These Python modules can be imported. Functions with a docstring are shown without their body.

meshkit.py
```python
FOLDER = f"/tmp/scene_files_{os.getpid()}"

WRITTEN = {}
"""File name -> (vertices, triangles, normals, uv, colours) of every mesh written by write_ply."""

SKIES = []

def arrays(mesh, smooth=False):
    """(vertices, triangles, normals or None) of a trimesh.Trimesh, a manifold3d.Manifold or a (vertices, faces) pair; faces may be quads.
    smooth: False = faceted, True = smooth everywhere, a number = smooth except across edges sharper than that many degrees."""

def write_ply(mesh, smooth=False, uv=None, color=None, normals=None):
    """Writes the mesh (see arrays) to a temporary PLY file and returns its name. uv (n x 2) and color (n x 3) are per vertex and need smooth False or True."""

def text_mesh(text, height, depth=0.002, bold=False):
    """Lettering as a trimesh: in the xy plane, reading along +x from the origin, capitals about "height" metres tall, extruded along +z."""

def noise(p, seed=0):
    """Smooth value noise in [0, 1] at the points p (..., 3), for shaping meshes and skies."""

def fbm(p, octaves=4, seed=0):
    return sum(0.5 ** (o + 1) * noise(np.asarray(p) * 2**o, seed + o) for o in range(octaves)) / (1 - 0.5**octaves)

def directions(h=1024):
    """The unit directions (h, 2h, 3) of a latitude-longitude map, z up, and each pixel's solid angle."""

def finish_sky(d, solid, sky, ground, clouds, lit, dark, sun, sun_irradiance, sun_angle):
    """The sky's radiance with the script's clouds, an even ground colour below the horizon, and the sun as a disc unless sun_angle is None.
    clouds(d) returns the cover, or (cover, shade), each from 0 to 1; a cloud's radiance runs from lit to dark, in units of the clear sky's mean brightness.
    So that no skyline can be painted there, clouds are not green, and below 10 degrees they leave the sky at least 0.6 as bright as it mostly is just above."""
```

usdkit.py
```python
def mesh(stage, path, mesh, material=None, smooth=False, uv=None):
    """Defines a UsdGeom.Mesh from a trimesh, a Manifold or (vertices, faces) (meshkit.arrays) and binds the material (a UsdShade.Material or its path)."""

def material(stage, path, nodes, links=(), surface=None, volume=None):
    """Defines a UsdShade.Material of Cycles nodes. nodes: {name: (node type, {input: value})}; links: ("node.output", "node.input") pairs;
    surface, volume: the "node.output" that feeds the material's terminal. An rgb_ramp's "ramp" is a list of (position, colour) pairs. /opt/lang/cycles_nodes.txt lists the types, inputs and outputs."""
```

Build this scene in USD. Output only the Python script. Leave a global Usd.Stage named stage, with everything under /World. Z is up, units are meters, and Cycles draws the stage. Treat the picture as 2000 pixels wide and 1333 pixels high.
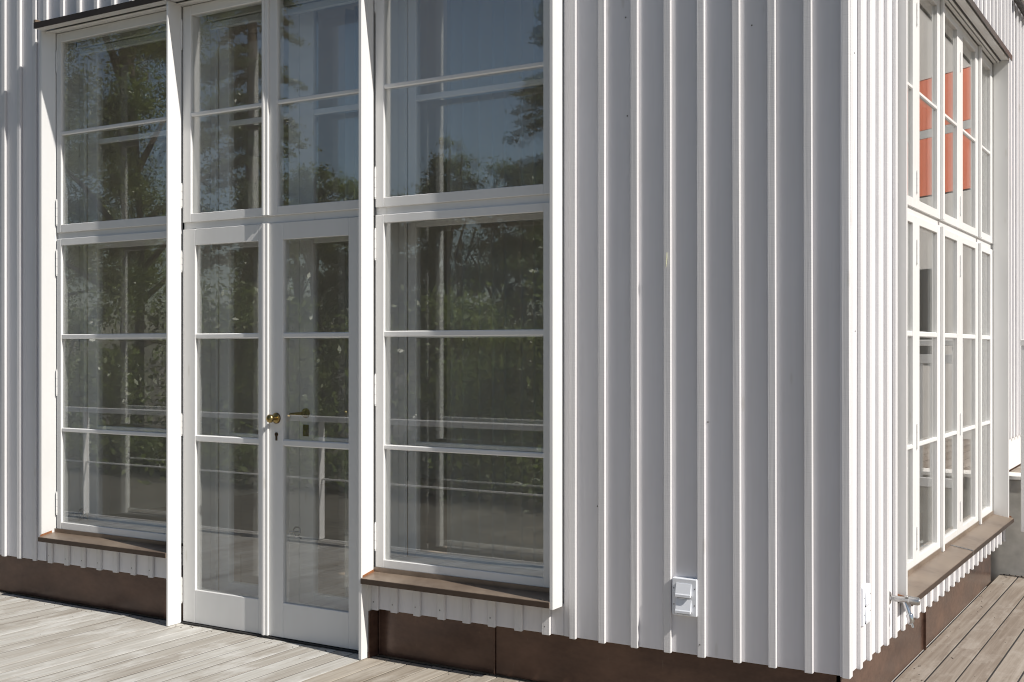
import math, random
import numpy as np
import trimesh
from scipy.spatial import ConvexHull
from shapely.geometry import Polygon
from pxr import Usd, UsdGeom, UsdLux, UsdShade, Gf, Sdf, Vt
import usdkit, meshkit

random.seed(7)
rng = np.random.default_rng(7)
stage = Usd.Stage.CreateInMemory()
UsdGeom.SetStageUpAxis(stage, UsdGeom.Tokens.z)
UsdGeom.SetStageMetersPerUnit(stage, 1.0)
W = '/World'
UsdGeom.Xform.Define(stage, W)
UsdGeom.Scope.Define(stage, W + '/Looks')

# ---------------------------------------------------------------- camera, sky, sun, exposure
EXPOSURE = 0.18
cam = UsdGeom.Camera.Define(stage, W + '/camera')
yaw = 0.544557
r_ = (math.cos(yaw), math.sin(yaw), 0)
f_ = (-math.sin(yaw), math.cos(yaw), 0)
cp = (1.184, -4.386, 1.45)
cam.AddTransformOp().Set(Gf.Matrix4d(r_[0], r_[1], 0, 0, 0, 0, 1, 0, -f_[0], -f_[1], 0, 0, cp[0], cp[1], cp[2], 1))
cam.CreateHorizontalApertureAttr(36.0)
cam.CreateVerticalApertureAttr(36.0 * 682 / 1024)
cam.CreateFocalLengthAttr(2288.4 / 2000 * 36)
cam.CreateVerticalApertureOffsetAttr(17 / 2000 * 36)
cam.CreateClippingRangeAttr(Gf.Vec2f(0.05, 2000))
cam.CreateExposureAttr(EXPOSURE)

SUN = np.array([1.0, -0.15, 0.89]); SUN /= np.linalg.norm(SUN)
ELEV, ROT = math.asin(SUN[2]), math.atan2(SUN[0], SUN[1])
dome = UsdLux.DomeLight.Define(stage, W + '/sky')
skymat = usdkit.material(stage, W + '/Looks/sky', {
    's': ('sky_texture', {'sky_type': 'single_scattering', 'sun_disc': False, 'sun_elevation': ELEV, 'sun_rotation': ROT}),
    'b': ('background_shader', {'strength': 0.068})}, [('s.color', 'b.color')], surface='b.background')
UsdShade.MaterialBindingAPI.Apply(dome.GetPrim()).Bind(skymat)
dome.GetPrim().SetCustomDataByKey('kind', 'structure')
sun = UsdLux.DistantLight.Define(stage, W + '/sun')
sun.CreateNormalizeAttr(True); sun.CreateIntensityAttr(1.25); sun.CreateAngleAttr(0.5)
sun.CreateColorAttr(Gf.Vec3f(1.0, 0.955, 0.89))
zz = Gf.Vec3d(*map(float, SUN)); xx = Gf.Cross(Gf.Vec3d(0, 0, 1), zz).GetNormalized(); yy = Gf.Cross(zz, xx)
sun.AddTransformOp().Set(Gf.Matrix4d(xx[0], xx[1], xx[2], 0, yy[0], yy[1], yy[2], 0, zz[0], zz[1], zz[2], 0, 0, 0, 0, 1))

# ---------------------------------------------------------------- materials
L = W + '/Looks/'
def mat(name, nodes, links, surface='p.BSDF'):
    return usdkit.material(stage, L + name, nodes, links, surface=surface)

def paint(name, col, var=0.03, rough=0.42, grain=0.25, dirt=0.10, saw=0.0):
    """White house paint: brushed vertical grain, faint tone change from piece to piece, greyish dirt blotches and runs."""
    c = np.array(col)
    return mat(name, {
        'g': ('geometry', {}), 'o': ('object_info', {}),
        'm': ('mapping', {'scale': (55, 55, 1.6)}),
        'n': ('noise_texture', {'scale': 1.0, 'detail': 5, 'roughness': 0.6}),
        'm2': ('mapping', {'scale': (1.6, 1.6, 0.55)}),
        'n2': ('noise_texture', {'scale': 1.3, 'detail': 6, 'roughness': 0.65}),
        'r2': ('rgb_ramp', {'ramp': [(0.3, (1, 1, 1)), (0.75, (1 - dirt, 1 - dirt * 1.05, 1 - dirt * 1.25))]}),
        'r': ('rgb_ramp', {'ramp': [(0.2, tuple(c * (1 - var))), (0.8, tuple(np.minimum(c * (1 + var), 0.9)))]}),
        'x': ('mix_color', {'blend_type': 'multiply', 'fac': 1.0}),
        'mk': ('mapping', {'scale': (9, 9, 2.1)}),
        'vk': ('voronoi_texture', {'scale': 1.0, 'randomness': 1.0}),
        'rk': ('rgb_ramp', {'ramp': [(0.0, (0.74, 0.72, 0.66)), (0.06, (0.86, 0.85, 0.81)), (0.075, (0.97, 0.97, 0.96)), (0.12, (1, 1, 1))]}),
        'x2': ('mix_color', {'blend_type': 'multiply', 'fac': 0.55}),
        'tm': ('math', {'math_type': 'multiply_add', 'value2': 0.08, 'value3': 0.92}),
        'x3': ('mix_color', {'blend_type': 'multiply', 'fac': 1.0}),
        'ms': ('mapping', {'scale': (14, 14, 190)}), 'ns': ('noise_texture', {'scale': 1.0, 'detail': 3, 'roughness': 0.5}),
        'sm': ('math', {'math_type': 'multiply_add', 'value2': saw}),
        'b': ('bump', {'strength': grain, 'distance': 0.002}),
        'p': ('principled_bsdf', {'roughness': rough, 'specular_ior_level': 0.35})},
        [('g.position', 'm.vector'), ('m.vector', 'n.vector'), ('g.position', 'm2.vector'), ('m2.vector', 'n2.vector'),
         ('n2.fac', 'r2.fac'), ('n.fac', 'r.fac'), ('r.color', 'x.a'), ('r2.color', 'x.b'), ('g.position', 'mk.vector'),
         ('mk.vector', 'vk.vector'), ('vk.distance', 'rk.fac'), ('x.result', 'x2.a'), ('rk.color', 'x2.b'),
         ('o.random', 'tm.value1'), ('x2.result', 'x3.a'), ('tm.value', 'x3.b'),
         ('x3.result', 'p.base_color'), ('g.position', 'ms.vector'), ('ms.vector', 'ns.vector'), ('ns.fac', 'sm.value1'), ('n.fac', 'sm.value3'), ('sm.value', 'b.height'), ('b.normal', 'p.normal')])

def simple(name, col, rough=0.5, metal=0.0, spec=0.5, noise=0.0, scale=20, bump=0.0, stretch=(1, 1, 1)):
    c = np.array(col)
    return mat(name, {
        'g': ('geometry', {}), 'm': ('mapping', {'scale': stretch}),
        'n': ('noise_texture', {'scale': scale, 'detail': 6, 'roughness': 0.62}),
        'r': ('rgb_ramp', {'ramp': [(0.25, tuple(c * (1 - noise))), (0.75, tuple(c * (1 + noise)))]}),
        'b': ('bump', {'strength': bump, 'distance': 0.003}),
        'p': ('principled_bsdf', {'roughness': rough, 'metallic': metal, 'specular_ior_level': spec})},
        [('g.position', 'm.vector'), ('m.vector', 'n.vector'), ('n.fac', 'r.fac'), ('r.color', 'p.base_color'), ('n.fac', 'b.height'), ('b.normal', 'p.normal')])

M = {}
M['board'] = paint('board_paint', (0.76, 0.748, 0.772), grain=0.6, dirt=0.09)
M['batten'] = paint('batten_paint', (0.70, 0.69, 0.70), grain=0.55, dirt=0.09, saw=0.45)
M['joinery'] = paint('joinery_paint', (0.745, 0.74, 0.73), var=0.012, grain=0.10, rough=0.34, dirt=0.06)
M['inner_joinery'] = paint('inner_joinery_paint', (0.82, 0.81, 0.80), var=0.01, grain=0.05, rough=0.4, dirt=0.05)

def copper(name, dark, light, rough):
    return mat(name, {
        'g': ('geometry', {}), 'm': ('mapping', {'scale': (1.2, 1.2, 2.2)}),
        'n': ('noise_texture', {'scale': 2.2, 'detail': 8, 'roughness': 0.7}),
        'r': ('rgb_ramp', {'ramp': [(0.3, dark), (0.55, tuple((np.array(dark) + light) / 2)), (0.8, light)]}),
        'm2': ('mapping', {'scale': (34, 34, 5)}),
        'n2': ('noise_texture', {'scale': 1.0, 'detail': 6, 'roughness': 0.75}),
        'r2': ('rgb_ramp', {'ramp': [(0.655, (0, 0, 0)), (0.75, (1, 1, 1))]}),
        'f': ('math', {'math_type': 'multiply', 'value2': 0.22}),
        'x': ('mix_color', {'b': (0.42, 0.38, 0.33)}),
        'rr': ('map_range', {'from_min': 0.3, 'from_max': 0.8, 'to_min': rough - 0.08, 'to_max': rough + 0.12}),
        'b': ('bump', {'strength': 0.06, 'distance': 0.004}),
        'p': ('principled_bsdf', {'metallic': 0.25, 'specular_ior_level': 0.5})},
        [('g.position', 'm.vector'), ('m.vector', 'n.vector'), ('n.fac', 'r.fac'), ('g.position', 'm2.vector'), ('m2.vector', 'n2.vector'),
         ('n2.fac', 'r2.fac'), ('r2.color', 'f.value1'), ('f.value', 'x.fac'), ('r.color', 'x.a'), ('x.result', 'p.base_color'),
         ('n.fac', 'rr.value'), ('rr.result', 'p.roughness'), ('n.fac', 'b.height'), ('b.normal', 'p.normal')])
M['plinth'] = copper('plinth_copper', (0.040, 0.020, 0.016), (0.165, 0.095, 0.066), 0.24)
M['sill'] = copper('sill_copper', (0.125, 0.088, 0.064), (0.33, 0.265, 0.205), 0.38)
M['flashing'] = copper('flashing_copper', (0.026, 0.018, 0.014), (0.05, 0.036, 0.029), 0.4)
M['rust'] = simple('bright_copper', (0.30, 0.13, 0.06), 0.4, 0.3, noise=0.4, scale=25)
M['brass'] = simple('brass', (0.33, 0.245, 0.10), 0.32, 1.0, noise=0.35, scale=60, bump=0.05)
M['old_brass'] = simple('old_brass', (0.12, 0.075, 0.035), 0.42, 0.9, noise=0.5, scale=80)
M['dark_brass'] = simple('dark_brass', (0.16, 0.13, 0.05), 0.35, 0.9, noise=0.3, scale=60)
M['chrome'] = simple('chrome', (0.62, 0.62, 0.63), 0.16, 1.0, noise=0.06, scale=40)
M['dull_chrome'] = simple('dull_chrome', (0.52, 0.52, 0.51), 0.26, 0.95, noise=0.12, scale=40)
M['galvanised'] = simple('galvanised_steel', (0.62, 0.62, 0.60), 0.42, 0.5, noise=0.1, scale=30)
M['white_steel'] = simple('white_steel', (0.80, 0.79, 0.77), 0.4, noise=0.02)
M['lip_shade'] = copper('sill_lip_shade_copper', (0.035, 0.022, 0.016), (0.075, 0.050, 0.036), 0.4)  # sill copper made darker, the shade of the front lip put into its colour
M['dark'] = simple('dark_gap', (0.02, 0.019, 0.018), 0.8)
M['vent_white'] = simple('vent_white', (0.74, 0.76, 0.80), 0.32, 0, 0.5, noise=0.02)
M['nail'] = simple('nail_steel', (0.16, 0.15, 0.14), 0.6, 0.2)
M['room_wall'] = simple('room_plaster', (0.74, 0.72, 0.66), 0.8, noise=0.04, scale=3)
M['room_floor'] = simple('room_floor_boards', (0.38, 0.28, 0.20), 0.4, noise=0.3, scale=3, stretch=(1, 9, 1))
M['concrete'] = simple('concrete', (0.47, 0.455, 0.42), 0.85, noise=0.22, scale=9, bump=0.4)
M['coping'] = simple('coping_stone', (0.72, 0.70, 0.66), 0.7, noise=0.06, scale=14, bump=0.1)
M['blind'] = simple('blind_cassette', (0.40, 0.39, 0.36), 0.45, noise=0.04, scale=9)
M['soil'] = simple('ground_soil', (0.12, 0.11, 0.085), 0.9, noise=0.45, scale=1.6, bump=0.6)
M['red'] = simple('red_cladding', (0.66, 0.15, 0.065), 0.55, noise=0.06, scale=2)
M['grey_band'] = simple('grey_band', (0.42, 0.41, 0.40), 0.6, noise=0.05, scale=2)
M['pale_clad'] = simple('pale_cladding', (0.50, 0.47, 0.44), 0.6, noise=0.08, scale=2)
M['bark'] = simple('bark', (0.07, 0.056, 0.043), 0.9, noise=0.4, scale=8, bump=0.6, stretch=(1, 1, 0.2))

M['catkin'] = simple('catkin', (0.60, 0.60, 0.42), 0.7, noise=0.3, scale=200)
def wood(name, tones, seedv):
    """Weathered deck board: long grain, cathedral figure, per-board tone, bleached salty patches, dark checks."""
    t = [tuple(x) for x in tones]
    return mat(name, {
        'g': ('geometry', {}), 'o': ('object_info', {}),
        'off': ('combine_xyz', {}), 'mo': ('math', {'math_type': 'multiply', 'value2': 37.0 + seedv}),
        'mo2': ('math', {'math_type': 'multiply', 'value2': 91.0}),
        'a': ('vector_math', {'math_type': 'add'}),
        'm': ('mapping', {'scale': (48, 1.5, 10)}),
        'n': ('noise_texture', {'scale': 1.0, 'detail': 6, 'roughness': 0.65, 'distortion': 0.5}),
        'm3': ('mapping', {'scale': (9, 0.42, 1)}),
        'n3': ('noise_texture', {'scale': 1.0, 'detail': 2, 'roughness': 0.5}),
        'wv': ('math', {'math_type': 'multiply', 'value2': 46.0}),
        'sn': ('math', {'math_type': 'sine'}),
        'ws': ('math', {'math_type': 'multiply_add', 'value2': 0.5, 'value3': 0.5}),
        'mixg': ('mix_float', {'fac': 0.11}),
        'm2': ('mapping', {'scale': (6, 2.6, 3)}),
        'n2': ('noise_texture', {'scale': 1.0, 'detail': 7, 'roughness': 0.7}),
        'tone': ('math', {'math_type': 'multiply_add', 'value2': 0.26, 'value3': -0.13}),
        'add': ('math', {'math_type': 'add'}),
        'r': ('rgb_ramp', {'ramp': [(0.22, t[0]), (0.45, t[1]), (0.62, t[2]), (0.85, t[3])]}),
        'r2': ('rgb_ramp', {'ramp': [(0.50, (0, 0, 0)), (0.62, (1, 1, 1))]}),
        'f2': ('math', {'math_type': 'multiply', 'value2': t[5][0]}),
        'x': ('mix_color', {'b': t[4]}),
        'b': ('bump', {'strength': 0.45, 'distance': 0.0025}),
        'p': ('principled_bsdf', {'roughness': 0.72, 'specular_ior_level': 0.25})},
        [('o.random', 'mo.value1'), ('mo.value', 'off.x'), ('o.random', 'mo2.value1'), ('mo2.value', 'off.y'),
         ('g.position', 'a.vector1'), ('off.vector', 'a.vector2'),
         ('a.vector', 'm.vector'), ('m.vector', 'n.vector'), ('a.vector', 'm3.vector'), ('m3.vector', 'n3.vector'),
         ('n3.fac', 'wv.value1'), ('wv.value', 'sn.value1'), ('sn.value', 'ws.value1'), ('n.fac', 'mixg.a'), ('ws.value', 'mixg.b'),
         ('a.vector', 'm2.vector'), ('m2.vector', 'n2.vector'), ('o.random', 'tone.value1'), ('mixg.result', 'add.value1'), ('tone.value', 'add.value2'),
         ('add.value', 'r.fac'), ('n2.fac', 'r2.fac'), ('r2.color', 'f2.value1'), ('f2.value', 'x.fac'), ('r.color', 'x.a'),
         ('x.result', 'p.base_color'), ('n.fac', 'b.height'), ('b.normal', 'p.normal')])
M['deck_left'] = wood('deck_wood_grey', [(0.27, 0.24, 0.205), (0.37, 0.345, 0.305), (0.44, 0.425, 0.39), (0.50, 0.49, 0.46), (0.60, 0.595, 0.57), (0.55, 0, 0)], 1)
M['deck_mid'] = wood('deck_wood_beige', [(0.22, 0.185, 0.145), (0.31, 0.27, 0.22), (0.37, 0.33, 0.275), (0.44, 0.40, 0.34), (0.50, 0.47, 0.42), (0.35, 0, 0)], 2)
M['deck_right'] = wood('deck_wood_brown', [(0.165, 0.13, 0.10), (0.225, 0.185, 0.15), (0.275, 0.235, 0.195), (0.33, 0.285, 0.245), (0.42, 0.38, 0.335), (0.35, 0, 0)], 3)

# window glass: clear, with Fresnel (Schlick) reflection on both faces; sunlight passes
M['glass'] = mat('window_glass', {
    'lw': ('layer_weight', {'blend': 0.5}), 'pw': ('math', {'math_type': 'power', 'value2': 5.0}),
    'ma': ('math', {'math_type': 'multiply_add', 'value2': 0.895, 'value3': 0.105}),
    'g': ('geometry', {}), 'n': ('noise_texture', {'scale': 1.6, 'detail': 0}),
    'b': ('bump', {'strength': 0.03, 'distance': 0.003}),
    't': ('transparent_bsdf', {'color': (0.982, 0.99, 0.984)}), 'gl': ('glossy_bsdf', {'color': (1, 1, 1), 'roughness': 0.0}),
    'mx': ('mix_closure', {}), 'du': ('diffuse_bsdf', {'color': (0.8, 0.78, 0.72)}), 'md': ('mix_closure', {'fac': 0.008})},
    [('lw.facing', 'pw.value1'), ('pw.value', 'ma.value1'), ('ma.value', 'mx.fac'), ('t.BSDF', 'mx.closure1'), ('gl.BSDF', 'mx.closure2'),
     ('g.position', 'n.vector'), ('n.fac', 'b.height'), ('b.normal', 'gl.normal'), ('mx.closure', 'md.closure1'), ('du.BSDF', 'md.closure2')], surface='md.closure')
M['curtain'] = mat('sheer_curtain', {
    'd': ('diffuse_bsdf', {'color': (0.90, 0.88, 0.82)}), 'tl': ('translucent_bsdf', {'color': (0.8, 0.76, 0.69)}),
    't': ('transparent_bsdf', {'color': (1, 1, 1)}), 'm1': ('mix_closure', {'fac': 0.45}), 'm2': ('mix_closure', {'fac': 0.06})},
    [('d.BSDF', 'm1.closure1'), ('tl.BSDF', 'm1.closure2'), ('m1.closure', 'm2.closure1'), ('t.BSDF', 'm2.closure2')], surface='m2.closure')

def leaf(name, c1, c2, gloss=0.12):
    return mat(name, {
        'g': ('geometry', {}), 'r': ('rgb_ramp', {'ramp': [(0.0, c1), (1.0, c2)]}),
        'd': ('diffuse_bsdf', {}), 't': ('translucent_bsdf', {}), 'gl': ('glossy_bsdf', {'color': (1, 1, 1), 'roughness': 0.32}),
        'm': ('mix_closure', {'fac': 0.45}), 'm2': ('mix_closure', {'fac': gloss})},
        [('g.random_per_island', 'r.fac'), ('r.color', 'd.color'), ('r.color', 't.color'), ('d.BSDF', 'm.closure1'), ('t.BSDF', 'm.closure2'),
         ('m.closure', 'm2.closure1'), ('gl.BSDF', 'm2.closure2')], surface='m2.closure')
M['leaf_a'] = leaf('broad_leaves', (0.16, 0.20, 0.045), (0.44, 0.48, 0.14), 0.015)
M['leaf_b'] = leaf('shrub_leaves', (0.16, 0.205, 0.05), (0.46, 0.50, 0.16), 0.03)
M['leaf_c'] = leaf('spruce_needles', (0.10, 0.14, 0.05), (0.25, 0.30, 0.11), 0.02)

# ---------------------------------------------------------------- helpers
used = {}
def path_of(name, parent):
    base = (parent if parent else W) + '/' + name
    k = used.get(base, -1) + 1
    used[base] = k
    return base if k == 0 else f'{base}_{k:03d}'

def tag(prim, label=None, cat=None, group=None, kind=None):
    for key, v in (('label', label), ('category', cat), ('group', group), ('kind', kind)):
        if v: prim.SetCustomDataByKey(key, v)

def thing(name, label=None, cat=None, group=None, kind=None, loc=(0, 0, 0)):
    p = path_of(name, None)
    x = UsdGeom.Xform.Define(stage, p); x.AddTranslateOp().Set(Gf.Vec3d(*loc))
    tag(x.GetPrim(), label, cat, group, kind)
    return p

_t = None
def _chamfer_topology():
    global _t
    v = []
    for sx in (-1, 1):
        for sy in (-1, 1):
            for sz in (-1, 1):
                s = np.array([sx, sy, sz], float)
                for k in range(3):
                    p = s * (1 - 0.1); p[k] = s[k]; v.append(p)
    v = np.array(v); h = ConvexHull(v)
    f = h.simplices.copy()
    for i, t in enumerate(f):
        n = np.cross(v[t[1]] - v[t[0]], v[t[2]] - v[t[0]])
        if n @ h.equations[i][:3] < 0: f[i] = t[::-1]
    _t = f
_chamfer_topology()

class MB:
    """Collects boxes, bars and lathes in a facade's own frame (u along it, d into it, z up); build() turns them into one mesh."""
    def __init__(s, rot=False): s.v, s.f, s.n, s.rot = [], [], 0, rot
    def add(s, v, f):
        v = np.asarray(v, float)
        s.v.append(v); s.f.append(np.asarray(f, int) + s.n); s.n += len(v); return s
    def box(s, u0, u1, d0, d1, z0, z1, c=0.0015):
        lo, hi = np.array([min(u0, u1), min(d0, d1), min(z0, z1)]), np.array([max(u0, u1), max(d0, d1), max(z0, z1)])
        c = min(c, 0.3 * (hi - lo).min())
        if c <= 0:
            b = trimesh.creation.box(bounds=[lo, hi]); return s.add(b.vertices, b.faces)
        m, h = (lo + hi) / 2, (hi - lo) / 2
        v = []
        for sx in (-1, 1):
            for sy in (-1, 1):
                for sz in (-1, 1):
                    q = np.array([sx, sy, sz], float)
                    for k in range(3):
                        e = h - c; e[k] = h[k]; v.append(m + q * e)
        return s.add(v, _t)
    def prism(s, prof, u0, u1):
        """(d, z) outline extruded along u"""
        mm = trimesh.creation.extrude_polygon(Polygon(prof).buffer(0), abs(u1 - u0), engine='earcut')
        v = np.asarray(mm.vertices); v = np.stack([min(u0, u1) + v[:, 2], v[:, 0], v[:, 1]], 1)
        return s.add(v, mm.faces)
    def plan(s, prof, z0, z1):
        """(u, d) outline extruded upwards"""
        mm = trimesh.creation.extrude_polygon(Polygon(prof), z1 - z0, engine='earcut')
        return s.add(np.asarray(mm.vertices) + [0, 0, z0], mm.faces)
    def tube(s, pts, r, seg=10):
        pts = np.asarray(pts, float); rr = np.broadcast_to(np.asarray(r, float), (len(pts),))
        V, F = [], []
        for i, p in enumerate(pts):
            t = pts[min(i + 1, len(pts) - 1)] - pts[max(i - 1, 0)]; t /= np.linalg.norm(t)
            a = np.cross(t, (0, 0, 1)) if abs(t[2]) < .9 else np.cross(t, (1, 0, 0)); a /= np.linalg.norm(a); b = np.cross(t, a)
            for k in range(seg):
                w = 2 * math.pi * k / seg; V.append(p + rr[i] * (math.cos(w) * a + math.sin(w) * b))
        for i in range(len(pts) - 1):
            for k in range(seg):
                q, w = i * seg + k, i * seg + (k + 1) % seg
                F += [(q, w, w + seg), (q, w + seg, q + seg)]
        for k in range(1, seg - 1):
            F += [(0, k + 1, k), ((len(pts) - 1) * seg, (len(pts) - 1) * seg + k, (len(pts) - 1) * seg + k + 1)]
        return s.add(V, F)
    def lathe(s, c, prof, seg=28):
        """(distance outwards, radius) profile turned about the -d axis through c"""
        V, F = [], []
        for a, r in prof:
            for k in range(seg):
                w = 2 * math.pi * k / seg; V.append((c[0] + r * math.cos(w), c[1] - a, c[2] + r * math.sin(w)))
        for i in range(len(prof) - 1):
            for k in range(seg):
                q, w = i * seg + k, i * seg + (k + 1) % seg
                F += [(q, w + seg, w), (q, q + seg, w + seg)]
        return s.add(V, F)
    def mesh(s):
        v = np.vstack(s.v)
        if s.rot: v = np.stack([-v[:, 1], v[:, 0], v[:, 2]], 1)
        return v, np.vstack(s.f)
    def build(s, name, m, parent=None, smooth=False, label=None, kind=None):
        p = path_of(name, parent)
        pr = usdkit.mesh(stage, p, s.mesh(), M[m], smooth=smooth)
        tag(pr.GetPrim(), label, None, None, kind)
        return p

# ---------------------------------------------------------------- sky/ground setting
gm = MB(); gm.box(-150, 150, -150, 150, -0.75, -0.55, 0)
p = gm.build('ground', 'soil'); tag(stage.GetPrimAtPath(p), kind='structure')

# deck: every plank a piece
deck = thing('deck', kind='structure')
GAP = 0.0065
def plank(u0, u1, y0, y1, m, dz=0.0, parent=deck):
    MB().box(u0, u1, y0, y1, -0.028 + dz, dz, 0.0008).build('plank', m, parent)
x = -2.262
k = 0
while x > -8.6:                                    # older grey planks in front of the door and left window
    w = 0.1033
    j = random.uniform(-1.9, -0.6) if k % 3 == 1 else None
    dz = random.uniform(-0.0012, 0.0008)
    m = 'deck_left'
    if j is None: plank(x - w + GAP, x, -2.43, 0.044 if -3.53 < x < -2.3 else 0.018, m, dz)
    else:
        plank(x - w + GAP, x, -2.43, j, m, dz); plank(x - w + GAP, x, j + 0.002, 0.044 if -3.53 < x < -2.3 else 0.018, m, dz + random.uniform(-.0006, .0006))
    x -= w; k += 1
GAP = 0.0085
x = -2.262 + 0.0065
k = 0
while x < 3.2:                                     # browner planks by the corner and along the right wall
    w = 0.1166
    far = 0.044 if x + w < -0.05 else 3.735
    u1 = min(x + w - GAP, -0.047) if (x < -0.047 < x + w) else x + w - GAP
    far = 0.016 if u1 < -0.04 else 3.735
    dz = random.uniform(-0.001, 0.001)
    m = 'deck_mid' if u1 < -0.3 else 'deck_right'
    if far < 1:
        plank(x, u1, -5.4, far, m, dz)
    else:
        joints = sorted([random.uniform(-3.5, -0.5), {1: 1.62, 2: 0.62, 3: -0.9}.get(int((x + 0.05) / w), random.uniform(0.8, 2.9))])
        a = -5.4
        for jn in joints + [far]:
            plank(x, u1, a, jn - 0.002, m, dz + random.uniform(-.0006, .0006)); a = jn
    x += w; k += 1
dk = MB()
dk.box(-8.7, -2.265, -2.40, 0.04, -0.12, -0.0016, 0).box(-2.258, 3.2, -5.39, 0.04, -0.125, -0.0035, 0).box(-0.04, 3.2, 0.05, 3.73, -0.125, -0.0035, 0)  # planks stop short of the plinth; this dark strip deepens the shade there
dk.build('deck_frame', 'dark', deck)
eb = MB().box(-8.7, -2.27, -2.456, -2.433, -0.30, 0.004, 0.003); eb.build('edge_board', 'coping', deck)

# ---------------------------------------------------------------- the house
house = thing('house', 'white board-and-batten timber house corner with tall small-paned windows', 'house')
BW = 0.0295           # batten half pattern
ZT = 4.6
def board_wall(edges, z0, z1, rot=False, d=0.016):
    """upright boards between the given u edges, one piece each"""
    for a, b in zip(edges[:-1], edges[1:]):
        if b - a < 0.012: continue
        o = random.uniform(-.0008, .0008)
        MB(rot).box(a + 0.0006, b - 0.0006, d + o, d + 0.022, z0, z1, 0.001).build('wall_board', 'board', house)
def batten(c, z0, z1, rot=False, w=0.0312, d0=0.0, lean=0.0):
    o = random.uniform(-.0018, .001); c = c + random.uniform(-.0012, .0012); lean = lean + random.uniform(-.0006, .0006); w = w * random.uniform(.96, 1.04)
    b = MB(rot).box(c - w / 2, c + w / 2, d0 + o, 0.0148, z0, z1, 0.0022)
    v = b.v[0]; v[:, 0] += lean * (z1 - v[:, 2])
    b.build('batten', 'batten', house)

# front battens, measured right edges
front = [-0.0062 - 0.0158, -0.149 - 0.0158, -0.291 - 0.0158, -0.4357 - 0.0158, -0.5808 - 0.0158, -0.7241 - 0.0158, -0.8696 - 0.0158, -1.0199 - 0.0158, -1.1578 - 0.0158]
for i, c in enumerate(front):
    batten(c, 0.2215, ZT, lean=[0.002, .0019, .0016, .0014, .0012, .0008, .0004, .0003, 0][i])
left = [-4.719 - 0.1435 * k for k in range(0, 16)]
for c in left: batten(c - .006 if c > -4.8 else c, 0.2225, ZT)
head = [-1.32 - 0.1435 * k for k in range(0, 24)]
head = [c for c in head if c > -4.64]
for c in head: batten(c, 3.325, ZT)
underL = [-4.5815, -4.4375, -4.2985, -4.1645, -4.0275, -3.889, -3.75, -3.612]
underR = [-2.1185, -1.987, -1.8505, -1.7145, -1.5795, -1.4405, -1.3025]
for c in underL: batten(c, 0.2225, 0.366, w=0.036)
for c in underR: batten(c, 0.2225, 0.366, w=0.039)
batten(-2.229, 0.2225, 0.366, w=0.036)
e = sorted(front); board_wall([-1.222] + [c for c in e if c > -1.19] + [-0.016], 0.2255, ZT)
board_wall([-7.0] + sorted(c for c in left if c < -4.66) + [-4.634], 0.2265, ZT)
board_wall(sorted([-4.575] + head + [-1.223]), 3.326, ZT)
board_wall(sorted([-4.574] + underL + [-3.5465]), 0.2265, 0.364)
board_wall(sorted([-2.2465] + underR + [-1.2235]), 0.2265, 0.364)
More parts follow.
